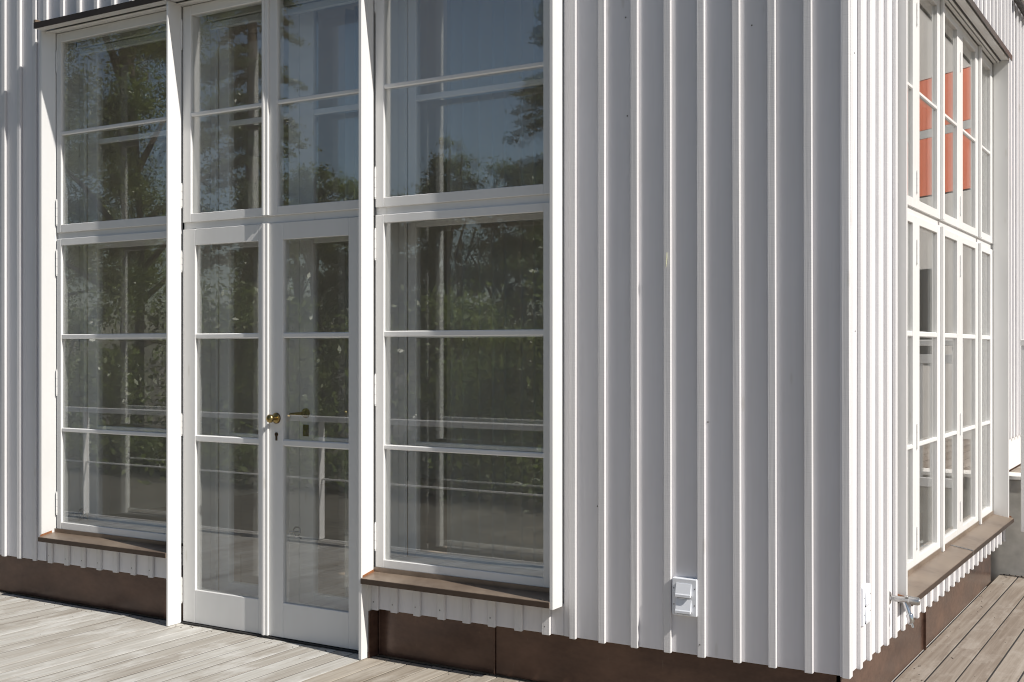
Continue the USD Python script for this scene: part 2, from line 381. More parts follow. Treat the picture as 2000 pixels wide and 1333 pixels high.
# right facade
rb = [0.035, 0.1786, 0.322, 0.4577, 0.5925, 0.7485]
for i, c in enumerate(rb): batten(c, 0.2215, ZT, rot=True, lean=-0.002)
board_wall([0.0] + rb + [0.7695], 0.2255, ZT, rot=True)
ru = [0.8835 + 0.1385 * k for k in range(0, 21)]
ru = [c for c in ru if c < 3.70]
for c in ru: batten(c, 0.2225, 0.352, rot=True)
board_wall([0.7705] + ru + [3.73], 0.2265, 0.350, rot=True)
for c in [0.8835 + 0.1385 * k for k in range(0, 20)]: batten(c, 3.325, ZT, rot=True)
board_wall([0.7705] + [0.8835 + 0.1385 * k for k in range(0, 20)] + [3.6], 3.326, ZT, rot=True)
rf = [3.655 + 0.1385 * k for k in range(0, 20)]
for c in rf: batten(c, 0.86, ZT, rot=True)
board_wall([3.601] + rf + [6.4], 0.864, ZT, rot=True)
# nail heads in the battens and boards
nm = MB()
def nail(u, z, d, rot): 
    t = MB(rot).lathe((u, d, z), [(0.0, 0.0034), (0.0012, 0.003), (0.0014, 0.0)], 8)
    v, f = t.mesh(); nm.add(v, f)
for c in underR + underL + [-2.229]:
    nail(c - 0.006, 0.262 + random.uniform(-.004, .004), 0.0, False)
for c in front[:]:
    for z in np.arange(0.28, 3.2, 0.6):
        if random.random() < .08: nail(c + random.uniform(-.006, .006), z + random.uniform(-.03, .03), 0.0, False)
for i in range(5): nail(random.uniform(-1.1, -0.05), random.uniform(0.3, 3.0), 0.0155, False)
for i in range(5): nail(random.uniform(0.05, 0.74), random.uniform(0.3, 2.6), 0.0155, True)
nm.build('nail_heads', 'nail', house, kind='stuff')
# copper-brown plinth
def plinth(u0, u1, rot=False, d=0.046, z1=0.30): MB(rot).box(u0, u1, d, d + 0.02, 0.002, z1, 0.002).build('plinth_panel', 'plinth', house)
plinth(-7.0, -3.5465)
plinth(-2.2355, -1.5925); plinth(-1.5845, -0.047)
MB().box(-1.5915, -1.5855, 0.038, 0.048, 0.002, 0.30, 0.001).build('plinth_seam', 'plinth', house)
plinth(0.046, 1.4760, True); plinth(1.4840, 3.40, True)
MB(True).box(1.4765, 1.4835, 0.034, 0.048, 0.002, 0.30, 0.001).build('plinth_seam', 'plinth', house)
MB().box(-2.2475, -2.2415, -0.026, 0.055, 0.002, 0.2215, 0.001).build('plinth_return', 'plinth', house)
MB().box(-2.2355, -2.2320, 0.040, 0.046, 0.002, 0.2215, 0.001).build('plinth_seam', 'plinth', house)
# solid wall behind the boards (keeps the rooms dark), floors, roof
core = MB()
core.box(-7.0, -4.634, 0.040, 0.27, 0.24, ZT, 0).box(-1.240, -0.04, 0.040, 0.27, 0.24, ZT, 0).box(-4.634, -1.240, 0.040, 0.27, 3.30, ZT, 0)
core.box(-4.634, -3.555, 0.040, 0.24, 0.24, 0.40, 0).box(-2.244, -1.240, 0.040, 0.24, 0.24, 0.40, 0)
core.build('wall_core', 'inner_joinery', house)
core = MB(True)
core.box(0.275, 0.80, 0.040, 0.24, 0.24, ZT, 0).box(3.59, 6.4, 0.040, 0.24, 0.64, ZT, 0).box(0.80, 3.59, 0.040, 0.24, 3.30, ZT, 0).box(0.80, 3.59, 0.040, 0.24, 0.24, 0.345, 0)
core.box(0.07, 3.38, 0.068, 0.24, -0.1, 0.238, 0)
core.build('wall_core', 'inner_joinery', house)
rm = MB(); rm.box(-7.2, -7.0, 0.03, 6.4, -0.1, ZT, 0).box(-7.0, -0.245, 6.2, 6.4, 0.02, ZT, 0).box(-7.0, -0.245, 0.245, 6.195, 3.36, 3.5, 0)
rm.build('room_wall', 'room_wall', house)
MB().box(-6.99, -0.246, 0.068, 6.19, -0.10, 0.03, 0).build('room_floor', 'room_floor', house)
MB().box(-7.3, 0.12, -0.12, 6.5, ZT + 0.005, ZT + 0.2, 0.01).build('roof', 'flashing', house)

# ---------------------------------------------------------------- windows and doors
def leafframe(b, u0, u1, z0, z1, g0, g1, gz0, gz1, d0, d1, c=0.002):
    b.box(u0, g0, d0, d1, z0, z1, c); b.box(g1, u1, d0, d1, z0, z1, c)
    b.box(g0 + .0002, g1 - .0002, d0 + .0004, d1 - .0004, z0, gz0, c); b.box(g0 + .0002, g1 - .0002, d0 + .0004, d1 - .0004, gz1, z1, c)
def sash(parent, rot, u0, u1, z0, z1, g0, g1, gz0, gz1, bars, D, name='sash', m='joinery', dep=0.05, bars_d=0.003, bar_h=0.024):
    b = MB(rot); leafframe(b, u0, u1, z0, z1, g0, g1, gz0, gz1, D, D + dep)
    s = b.build(name, m, parent)
    zs = [gz0] + [x for a, c in bars for x in (a, c)] + [gz1]
    for a, c in bars:
        q = MB(rot)
        q.prism([(D + 0.008, a), (D + bars_d, a + 0.005), (D + bars_d, c - 0.004), (D + 0.008, c), (D + dep - .004, c), (D + dep - .004, a)], g0 - .001, g1 + .001)
        q.build('muntin' if name != 'inner_sash' else 'inner_muntin', m, parent)
    for i in range(0, len(zs), 2):
        MB(rot).box(g0 - .004, g1 + .004, D + 0.012, D + 0.016, zs[i] - .004, zs[i + 1] + .004, 0).build('pane' if name != 'inner_sash' else 'inner_pane', 'glass', parent)
def hinge(parent, rot, u, D, z0, z1):
    b = MB(rot); n = 3; h = (z1 - z0) / n
    for i in range(n): b.tube([(u, D, z0 + i * h + .002), (u, D, z0 + (i + 1) * h - .002)], 0.0044, 8)
    b.tube([(u, D, z0 - .006), (u, D, z1 + .006)], 0.0030, 8)
    b.build('hinge', 'dull_chrome' if False else 'joinery', parent, smooth=40)

def lining(rot, u0, u1, d0, d1, z0, z1, parent, name='lining'): MB(rot).box(u0, u1, d0, d1, z0, z1, 0.002).build(name, 'joinery', parent)
def sill(parent, rot, u0, u1, df, db, zf, zb, ends=3):
    b = MB(rot)
    b.prism([(df, zf - 0.024), (df, zf + 0.001), (db, zb), (db, zb + 0.022), (db + 0.004, zb + 0.022), (db + 0.004, zb - 0.012), (df + 0.05, zf - 0.012), (df + 0.004, zf - 0.006), (df + 0.004, zf - 0.024)], u0, u1)
    b.build('sill', 'sill', parent)
    MB(rot).box(u0 - .0004, u1 + .0004, df - .0022, df - .0002, zf - .0245, zf - .0012, .0006).build('sill_lip', 'lip_shade', parent)  # thin strip over the lip with its shade painted in
    e = MB(rot)
    for u in [u0] * (ends & 1) + [u1 - 0.0025] * (ends >> 1):
        e.prism([(df + 0.012, zf + 0.001), (df + 0.013, zf + 0.012), (db - .001, zb + 0.012), (db - .001, zb)], u, u + 0.0025)
    e.build('sill_upstand', 'rust', parent)

ZB = 2.1234                                        # underside of the upper sashes
ID = 0.249
def front_window(u0, u1, g0, g1, s0, s1, gi0, gi1, jl, jr, label):
    D = 0.024
    b = MB()                                       # deep box between outer and inner sashes: jambs, sill board, head, transoms
    b.box(jl - .018, jl, 0.0755, 0.262, 0.40, 3.29, 0.001).box(jr, jr + .018, 0.0755, 0.262, 0.40, 3.29, 0.001)
    b.box(jl + .0002, jr - .0002, 0.0757, 0.262, 0.405, 0.440, 0.002).box(jl + .0002, jr - .0002, 0.0757, 0.262, 3.262, 3.29, 0.001)
    b.box(jl + .0003, jl + .040, 0.226, 0.2475, 0.4405, 3.2615, 0.0015).box(jr - .040, jr - .0003, 0.226, 0.2475, 0.4405, 3.2615, 0.0015)
    b.box(jl + .0402, jr - .0402, 0.226, 0.2475, 3.228, 3.2613, 0.0015)
    b.box(u0, u1, 0.036, 0.0745, 2.084, 2.1265, 0.002)        # transom between upper and lower sash
    b.box(jl + .0004, jr - .0004, 0.076, 0.262, 2.092, 2.120, 0.002)
    if u1 - s1 > .01: b.box(s1 + .001, u1, 0.03, 0.075, 0.42, 3.27, 0.002)
    w = b.build('window', 'joinery', house, label=label)
    sash(w, False, s0, s1, 0.4215, 2.0866, g0, g1, 0.460, 2.0483, [(0.980, 1.0025), (1.511, 1.5385)], D)
    sash(w, False, s0, s1, ZB, 3.267, g0, g1, 2.168, 3.2154, [(2.680, 2.7015)], D)
    sash(w, False, jl + .041, jr - .041, 0.4415, 2.088, gi0, gi1, 0.466, 2.046, [(0.976, 1.0025), (1.508, 1.537)], ID, 'inner_sash', 'inner_joinery', 0.042)
    sash(w, False, jl + .041, jr - .041, 2.124, 3.226, gi0, gi1, 2.172, 3.205, [(2.660, 2.690)], ID, 'inner_sash', 'inner_joinery', 0.042)
    for z0, z1 in ((0.505, 0.628), (1.19, 1.33), (1.88, 2.02), (2.17, 2.31), (3.05, 3.165)): hinge(w, False, s0 + .001, 0.0225, z0, z1)
    sill(w, False, u0 - .021 if u0 < -4 else u0, u1 + .001, -0.080, 0.018, 0.3835, 0.400)
    return w
LX = dict(A=(-4.632, -4.6135), B=(-3.545, -3.5315), C=(-2.266, -2.248), D=(-1.2425, -1.2252))
wl = front_window(-4.554, -3.545, -4.512, -3.595, -4.550, -3.557, -4.480, -3.64, -4.606, -3.552, 'left tall window of the front, two sashes over each other with copper sill')
wr = front_window(-2.248, -1.2425, -2.194, -1.329, -2.2435, -1.277, -2.172, -1.36, -2.260, -1.262, 'right tall window of the front, beside the blank boarded corner')
MB().plan([(-4.632, -.030), (-4.6135, -.030), (-4.560, .021), (-4.560, .060), (-4.632, .060)], 0.384, 3.285).build('lining', 'joinery', wl)
lining(False, *LX['D'], -0.075, 0.0157, 0.352, 3.280, wr)
# door bay
D = 0.024
db = MB()
db.box(-3.531, -2.267, 0.036, 0.0745, 2.088, 2.1265, 0.002)
db.box(-3.546, -3.530, 0.0755, 0.262, 0.03, 3.29, 0.001).box(-2.279, -2.262, 0.0755, 0.262, 0.03, 3.29, 0.001)
db.box(-3.5298, -2.2792, 0.0757, 0.262, 3.262, 3.29, 0.001).box(-3.5296, -2.2794, 0.076, 0.262, 2.092, 2.120, 0.002)
db.box(-3.5297, -3.492, 0.226, 0.2475, 0.03, 3.2615, 0.0015).box(-2.317, -2.2793, 0.226, 0.2475, 0.03, 3.2615, 0.0015).box(-3.4918, -2.3172, 0.226, 0.2475, 3.228, 3.2613, 0.0015)
df = db.build('door_frame', 'joinery', house, label='white frame of the double glazed door between the two front windows')
lining(False, *LX['B'], -0.075, 0.0175, 0.002, 3.280, df, 'door_lining')
MB().box(LX['C'][0], LX['C'][1], -0.075, -0.0300, 0.002, 3.280, 0.002).box(LX['C'][0], LX['C'][1], -0.0300, 0.0175, 0.2225, 3.280, 0.002).build('door_lining', 'joinery', df)
MB().box(-3.530, -2.268, 0.010, 0.077, 0.002, 0.0085, 0.001).build('threshold', 'dark', df)
def door_leaf(u0, u1, g0, g1, name, label):
    b = MB(); leafframe(b, u0, u1, 0.012, 2.0855, g0, g1, 0.186, 2.0005, D, D + 0.05)
    lf = b.build(name, 'joinery', house, label=label)
    zs = [0.186, 0.968, 1.0015, 1.508, 1.5353, 2.0005]
    for a, c in ((0.968, 1.0015), (1.508, 1.5353)):
        MB().prism([(D + 0.009, a), (D + .002, a + 0.006), (D + .002, c - 0.005), (D + 0.009, c), (D + .046, c), (D + .046, a)], g0 - .001, g1 + .001).build('muntin', 'joinery', lf)
    for i in (0, 2, 4): MB().box(g0 - .004, g1 + .004, D + 0.013, D + 0.017, zs[i] - .004, zs[i + 1] + .004, 0).build('pane', 'glass', lf)
    return lf
dl = door_leaf(-3.527, -2.932, -3.436, -2.990, 'door_leaf', 'left leaf of the double door, with the centre strip')
dr = door_leaf(-2.930, -2.276, -2.8245, -2.4065, 'door_leaf', 'right leaf of the double door, with brass knob')
MB().box(-2.948, -2.9335, 0.004, 0.0236, 0.014, 2.0845, 0.0012).box(-2.9335, -2.9130, 0.0095, 0.0236, 0.014, 2.0845, 0.0012).build('cover_strip', 'joinery', dl)
for z0, z1 in ((0.113, 0.24), (0.999, 1.107), (1.866, 1.969)): hinge(dl, False, -3.5290, 0.017, z0, z1)
sash(df, False, -3.527, -2.932, ZB, 3.267, -3.4685, -2.962, 2.168, 3.2154, [(2.680, 2.7015)], D, 'transom_sash')
sash(df, False, -2.930, -2.276, ZB, 3.267, -2.863, -2.345, 2.168, 3.2154, [(2.680, 2.7015)], D, 'transom_sash')
MB().box(-2.948, -2.9335, 0.004, 0.0236, 2.126, 3.265, 0.0012).box(-2.9335, -2.9130, 0.0095, 0.0236, 2.126, 3.265, 0.0012).build('cover_strip', 'joinery', df)
for z0, z1 in ((2.205, 2.327), (3.045, 3.194)): hinge(df, False, -3.5290, 0.017, z0, z1)
for (u0, u1, g0, g1) in ((-3.491, -2.917, -3.417, -2.990), (-2.915, -2.318, -2.8215, -2.410)):
    sash(df, False, u0, u1, 2.124, 3.226, g0, g1, 2.172, 3.205, [(2.660, 2.690)], ID, 'inner_sash', 'inner_joinery', 0.042)
    b = MB(); leafframe(b, u0, u1, 0.034, 2.088, g0, g1, 0.190, 2.000, ID, ID + .042)
    il = b.build('inner_door_leaf', 'inner_joinery', house)
    for a, c in ((0.970, 1.000), (1.508, 1.536)): MB().box(g0 - .001, g1 + .001, ID + .004, ID + .038, a, c, .004).build('inner_muntin', 'inner_joinery', il)
    for a, c in ((0.190, 0.970), (1.0, 1.508), (1.536, 2.0)): MB().box(g0 - .004, g1 + .004, ID + .014, ID + .018, a - .004, c + .004, 0).build('inner_pane', 'glass', il)
    if u0 > -2.95:                                 # lever handle and lock plate of the inner door
        b = MB(); b.lathe((-2.869, ID, 1.122), [(0.0, .026), (.008, .024), (.010, .010), (.035, .009), (.036, 0)], 18)
        b.tube([(-2.869, ID - .032, 1.122), (-2.91, ID - .036, 1.119), (-2.985, ID - .034, 1.110)], [.009, .008, .006])
        b.build('door_handle', 'brass', il, smooth=50)
        MB().box(-2.889, -2.850, ID - .004, ID + .0005, 1.002, 1.062, .002).build('lock_plate', 'dark_brass', il)
# knob and keyhole
kb = MB(); kb.lathe((-2.866, D - .0002, 1.107), [(0.0000, 0.0249), (0.0053, 0.0245), (0.0088, 0.0206), (0.0106, 0.0103), (0.0264, 0.0090), (0.0299, 0.0112), (0.0343, 0.0168), (0.0405, 0.0206), (0.0484, 0.0215), (0.0554, 0.0187), (0.0603, 0.0125), (0.0623, 0.0047), (0.0626, 0.0000)], 36)
kb.build('door_knob', 'brass', dr, smooth=50)
rs = MB(); rs.lathe((-2.866, D - .0003, 1.107), [(0.0, .0275), (.0040, .0271), (.0052, .0252), (.0052, .012)], 36); rs.build('knob_rose', 'old_brass', dr, smooth=40)
kh = MB(); kh.lathe((-2.866, D, 1.026), [(0, .0105), (.003, .0102), (.0035, .0085), (.0015, .0075), (.0012, 0)], 20); kh.box(-2.8720, -2.8600, D - .0034, D + .001, 0.995, 1.022, .001)
kh.build('keyhole_plate', 'old_brass', dr)
MB().lathe((-2.866, D - .0015, 1.027), [(0, .0055), (.0006, .0050), (.0008, 0)], 14).box(-2.8684, -2.8636, D - .0042, D - .003, 0.999, 1.02, 0).build('keyhole', 'dark', dr)
# head of the three-light bay: soffit, moulding, dark flashing
hb = MB(); hb.box(-4.6130, -1.2250, -0.074, -0.022, 3.2815, 3.302, 0.002).box(-4.6125, -1.2430, -0.014, 0.022, 3.272, 3.2805, 0.003).box(-4.553, -1.243, 0.0225, 0.036, 3.2705, 3.30, 0.002)
hb.build('bay_head', 'joinery', house)
MB().prism([(-0.088, 3.279), (-0.088, 3.313), (0.015, 3.328), (0.015, 3.304), (-0.083, 3.304), (-0.083, 3.279)], -4.606, -1.207).build('head_flashing', 'flashing', house)
MB().box(-4.606, -4.590, -0.088, 0.014, 3.3145, 3.330, 0.001).build('flashing_stop', 'sill', house)

# right facade window: five lights, recessed deeper
DR = 0.062
b = MB(True)
b.box(0.79, 3.574, DR + .054, DR + .135, 0.395, 0.425, .002).box(0.79, 3.574, DR + .012, DR + .05, 2.084, 2.1265, .002).box(0.79, 3.574, DR + .054, DR + .135, 2.092, 2.12, .002)
b.box(0.79, 3.574, DR + .0505, DR + .135, 3.262, 3.29, .001)
for y0, y1 in ((0.772, 0.800), (1.384, 1.412), (1.950, 1.984), (2.472, 2.501), (3.053, 3.087), (3.562, 3.592)):
    b.box(y0, y1, DR + .0505, DR + .085, 0.427, 3.26, .001)
wside = b.build('window', 'joinery', house, label='wide five-light window on the sunlit right wall')
cells = [(0.800, 1.398, 0.866, 1.330), (1.400, 1.958, 1.466, 1.884), (1.975, 2.486, 2.040, 2.413), (2.488, 3.060, 2.571, 2.975), (3.077, 3.572, 3.150, 3.498)]
for i, (u0, u1, g0, g1) in enumerate(cells):
    sash(wside, True, u0, u1, 0.4215, 2.0866, g0, g1, 0.460, 2.0483, [(0.980, 1.0025), (1.511, 1.5385)], DR)
    sash(wside, True, u0, u1, ZB, 3.267, g0, g1, 2.168, 3.2154, [(2.680, 2.7015)], DR)
for y0 in (1.948, 3.050):
    MB(True).box(y0, y0 + .038, DR - .017, DR - .0004, 0.405, 2.088, .0015).box(y0, y0 + .038, DR - .017, DR - .0004, 2.122, 3.268, .0015).build('cover_strip', 'joinery', wside)
for y0 in (1.399, 2.487):
    for z0, z1 in ((0.50, 0.60), (0.98, 1.09), (1.86, 1.97), (2.20, 2.30), (3.0, 3.1)): hinge(wside, True, y0, DR - .004, z0, z1)
lining(True, 0.7715, 0.7895, -0.033, DR - .003, 0.372, 3.280, wside); lining(True, 3.5755, 3.5935, -0.033, DR - .003, 0.372, 3.280, wside)
sill(wside, True, 0.755, 2.180, -0.058, DR - .006, 0.3835, 0.405, 1); sill(wside, True, 2.1825, 3.600, -0.058, DR - .006, 0.3835, 0.405, 2)
MB(True).tube([(2.181, -0.0590, 0.360), (2.181, -0.0590, 0.3862), (2.181, -0.050, 0.3880), (2.181, DR - .008, 0.4065)], 0.0035, 8).build('sill_seam', 'dull_chrome', wside)
hb = MB(True); hb.box(0.7715, 3.5935, -0.034, 0.012, 3.2815, 3.302, .002).box(0.790, 3.575, 0.020, 0.034, 3.272, 3.2805, .003).box(0.790, 3.575, 0.040, 0.060, 3.270, 3.29, .003)
hb.build('bay_head', 'joinery', house)
MB(True).prism([(-0.050, 3.279), (-0.050, 3.313), (0.015, 3.328), (0.015, 3.304), (-0.045, 3.304), (-0.045, 3.279)], 0.752, 3.612).build('head_flashing', 'flashing', house)
MB(True).prism([(-0.050, 3.76), (-0.050, 3.79), (-0.001, 3.80), (-0.001, 3.775), (-0.045, 3.775), (-0.045, 3.76)], 4.0, 6.4).build('head_flashing', 'flashing', house)

# ---------------------------------------------------------------- things on and in the house
def blind(u0, u1, label):
    b = MB(); b.box(u0, u1, 0.110, 0.178, 3.196, 3.252, .004)
    p = b.build('roller_blind', 'blind'); tag(stage.GetPrimAtPath(p), label, 'blind')
    MB().box(u0 + .012, u1 - .012, 0.114, 0.140, 3.150, 3.1945, .010).build('blind_rail', 'blind', p)
    MB().box(u0 + .001, u0 + .006, 0.1075, 0.1098, 3.20, 3.248, 0).build('end_cap', 'dark', p)
blind(-4.49, -3.62, 'rolled-up grey blind behind the top pane of the left window')
blind(-3.44, -2.975, 'rolled-up grey blind behind the left pane above the door')
blind(-2.90, -2.37, 'rolled-up grey blind behind the right pane above the door')
def curtain(u0, u1, z0, z1, y, amp, per, label, seed):
    n = int((u1 - u0) / 0.008); us = np.linspace(u0, u1, n); r = np.random.default_rng(seed)
    ph = np.cumsum(r.uniform(.6, 1.5, n)) * (us[1] - us[0]) / per * 2 * math.pi
    ys = y + amp * np.sin(ph) + amp * .4 * np.sin(ph * .37 + 1)
    V = [(u, a, z) for z in (z0, z1) for u, a in zip(us, ys)]
    F = []
    for i in range(n - 1): F += [(i, i + 1, n + i + 1), (i, n + i + 1, n + i)]
    b = MB(); b.add(V, F); p = b.build('curtain', 'curtain', smooth=True); tag(stage.GetPrimAtPath(p), label, 'curtain')
curtain(-2.07, -1.22, 0.08, 3.2, 0.345, 0.034, 0.085, 'sheer pale curtain hanging inside the right front window', 3)
curtain(-2.72, -2.32, 0.08, 3.2, 0.345, 0.032, 0.085, 'sheer pale curtain hanging inside the right door leaf', 5)
# vent covers: back plate, two hooded louvres, screws
def vent(u, z, rot, label, d=-0.002, k1=1.0):
    b = MB(rot); w, h = 0.106, 0.150
    b.box(u - w / 2, u + w / 2, d - 0.014, 0.0155, z - h / 2, z + h / 2, .003)
    p = b.build('vent_cover', 'vent_white'); tag(stage.GetPrimAtPath(p), label, 'vent cover')
    for k in (0, 1):
        zt = z + 0.055 - k * 0.065; x0, x1 = u - .034, u + .030
        q = MB(rot)
        q.prism([(d - .0142, zt), (d - .016, zt), (d - .0142 - .016 * k1, zt - .040), (d - .0142 - .020 * k1, zt - .044), (d - .0142 - .020 * k1, zt - .053), (d - .0142 - .016 * k1, zt - .055), (d - .0142, zt - .046)], x0, x1)
        q.build('louvre_hood', 'vent_white', p)
        MB(rot).box(x0 + .002, x1 - .002, d - .0152, d - .0143, zt - .0585, zt - .0560, 0).build('louvre_slot', 'dark', p)
    for du, dz in ((-.045, .033), (-.045, -.032), (.044, .036), (.044, -.030)):
        MB(rot).lathe((u + du, d - .0139, z + dz), [(0, .0026), (.0012, .0024), (.0014, 0)], 8).build('screw', 'nail', p)
vent(-0.660, 0.457, False, 'small white double-louvred vent cover on the shaded front boards', 0.007, 0.7)
vent(0.208, 0.462, True, 'small white vent cover on the sunlit wall just around the corner', 0.004, 0.3)
# a pale catkin stuck to a batten
ck = MB(); ck.tube([(-0.737, -.004, 1.845), (-0.736, -.008, 1.825), (-0.738, -.007, 1.800), (-0.742, -.004, 1.783)], [.001, .0026, .0022, .001], 7)
p = ck.build('catkin', 'catkin', smooth=True); tag(stage.GetPrimAtPath(p), 'small pale yellow-green catkin stuck to a batten of the front wall', 'catkin')
# outdoor tap on the right wall
tp = thing('garden_tap', 'chrome outdoor tap on the sunlit wall below the sill corner', 'tap')
ty, tz = 0.655, 0.405
def rt(name, pts, r, m, seg=14, sm=45):
    b = MB(); b.tube(pts, r, seg); b.build(name, m, tp, smooth=sm)
b = MB(True); b.lathe((ty, 0.0148, tz), [(0, .028), (.004, .028), (.007, .024), (.008, .012)], 20); b.build('wall_flange', 'dull_chrome', tp, smooth=40)
rt('tap_body', [(0.0, ty, tz), (0.045, ty, tz), (0.075, ty, tz - .001), (0.110, ty, tz - .002)], [.0125, .0125, .014, .0125], 'dull_chrome')
rt('vacuum_breaker', [(0.066, ty, tz), (0.072, ty, tz), (0.106, ty, tz - .002), (0.112, ty, tz - .002)], [.0150, .0165, .0165, .0130], 'dull_chrome')
rt('spout', [(0.050, ty, tz - .008), (0.062, ty - .002, tz - .038), (0.070, ty - .003, tz - .060)], [.0085, .0095, .0095], 'chrome')
rt('hose_coupling', [(0.068, ty - .003, tz - .056), (0.070, ty - .003, tz - .060), (0.078, ty - .004, tz - .088), (0.080, ty - .004, tz - .094)], [.0100, .0145, .0135, .009], 'chrome')
rt('outlet', [(0.079, ty - .004, tz - .092), (0.086, ty - .005, tz - .112)], [.0055, .0045], 'dull_chrome')
b = MB(); b.tube([(0.058, ty, tz + .002), (0.058, ty, tz - .018)], .007); b.box(0.052, 0.066, ty - .018, ty + .018, tz + .012, tz + .017, .002); b.build('tap_lever', 'dull_chrome', tp)
# chrome window stays between the panes
def stay(u, z, label):
    s = thing('window_stay', label, 'window stay')
    b = MB(); w = np.linspace(0, 2 * math.pi, 17)
    b.tube([(u + .022 * math.cos(a), 0.195 + .004 * math.sin(a * 2), z + .026 * math.sin(a)) for a in w], .0045, 8); b.build('ring', 'chrome', s, smooth=50)
    b = MB(); b.tube([(u - .050, 0.19, z - .004), (u - .03, 0.192, z - .002), (u + .02, 0.195, z + .004)], .004, 8); b.build('arm', 'chrome', s, smooth=50)
    b = MB(); b.tube([(u + .018, 0.195, z - .022), (u + .030, 0.192, z - .030)], .006, 8); b.build('pin', 'chrome', s, smooth=50)
stay(-4.546, 0.488, 'chrome window stay in the lower corner of the left window')
stay(-2.885, 0.512, 'chrome door stay low behind the right door leaf')

# bits of bark, seed and grit caught along the wall and in the deck joints
gb = MB()
def bit(x, y, r):
    v = trimesh.creation.icosphere(subdivisions=0).vertices * np.array([r * random.uniform(.5, 1.6), r * random.uniform(.5, 1.4), r * .5]); a = random.uniform(0, 3.1)
    v = v @ np.array([[math.cos(a), math.sin(a), 0], [-math.sin(a), math.cos(a), 0], [0, 0, 1]])
    gb.add(v + [x, y, r * .4], trimesh.creation.icosphere(subdivisions=0).faces)
for i in range(170): bit(random.uniform(-6.6, -0.1), random.choice([-0.012, -0.03, -0.02, -0.05, random.uniform(-0.6, 0)]) + random.uniform(-.012, .012), random.uniform(.0015, .0042))
for i in range(60): bit(random.uniform(-0.03, 0.05) + (0.6 * random.random() if i % 3 == 0 else 0), random.uniform(-0.3, 3.7), random.uniform(.0015, .0042))
for i in range(50): bit(random.uniform(-0.03, 0.5), 3.72 - random.random() ** 2 * .1, random.uniform(.002, .007))
p = gb.build('grit', 'bark'); tag(stage.GetPrimAtPath(p), 'dry bits of bark, seed and grit caught along the wall foot', 'litter', kind='stuff')

# ---------------------------------------------------------------- beyond the right wall: retaining wall, upper terrace, balustrade
rw = MB(); rw.box(-0.30, 3.2, 3.74, 3.94, -0.5, 0.612, 0.004)
p = rw.build('retaining_wall', 'concrete'); tag(stage.GetPrimAtPath(p), 'low grey concrete retaining wall at the end of the right deck', 'wall')
MB().box(-0.055, 3.2, 3.725, 3.95, 0.613, 0.640, 0.004).build('coping', 'coping', p)
up = thing('upper_deck', kind='structure')
x = -0.04
while x < 3.2:
    MB().box(x, x + .1120, 3.953, 7.0, 0.60, 0.628, .0015).build('plank', 'deck_right', up); x += 0.1166
MB(True).box(3.955, 6.4, 0.046, 0.066, 0.60, 0.93, .002).build('plinth_panel', 'plinth', house)
bl = thing('balustrade', 'white painted timber balustrade at the far end of the right deck', 'balustrade')
MB().box(0.098, 0.62, 3.595, 3.645, 1.475, 1.515, .004).build('handrail', 'joinery', bl)
MB().box(0.100, 0.165, 3.60, 3.64, 0.30, 1.474, .003).build('post', 'joinery', bl); MB().box(0.545, 0.605, 3.60, 3.64, 0.30, 1.474, .003).build('post', 'joinery', bl)
MB().box(0.166, 0.60, 3.604, 3.634, 1.36, 1.42, .003).build('rail', 'joinery', bl); MB().box(0.166, 0.60, 3.604, 3.634, 0.55, 0.61, .003).build('rail', 'joinery', bl)
for k in range(5): MB().box(0.21 + k * .07, 0.235 + k * .07, 3.608, 3.630, 0.611, 1.359, .002).build('baluster', 'joinery', bl)

# ---------------------------------------------------------------- behind the photographer: railing, shrubs, trees (seen reflected in the panes)
ra = thing('railing', 'white steel railing along the outer edge of the deck', 'railing')
MB().box(-8.7, -1.98, -2.465, -2.395, 0.900, 0.942, .004).build('handrail', 'white_steel', ra)
MB().tube([(-8.7, -2.43, 0.463), (-1.98, -2.43, 0.463)], .0075, 8).build('lower_rail', 'white_steel', ra)
for xp in (-7.38, -4.69, -2.0): MB().box(xp - .005, xp + .005, -2.460, -2.400, 0.006, 0.899, .001).build('post', 'white_steel', ra)

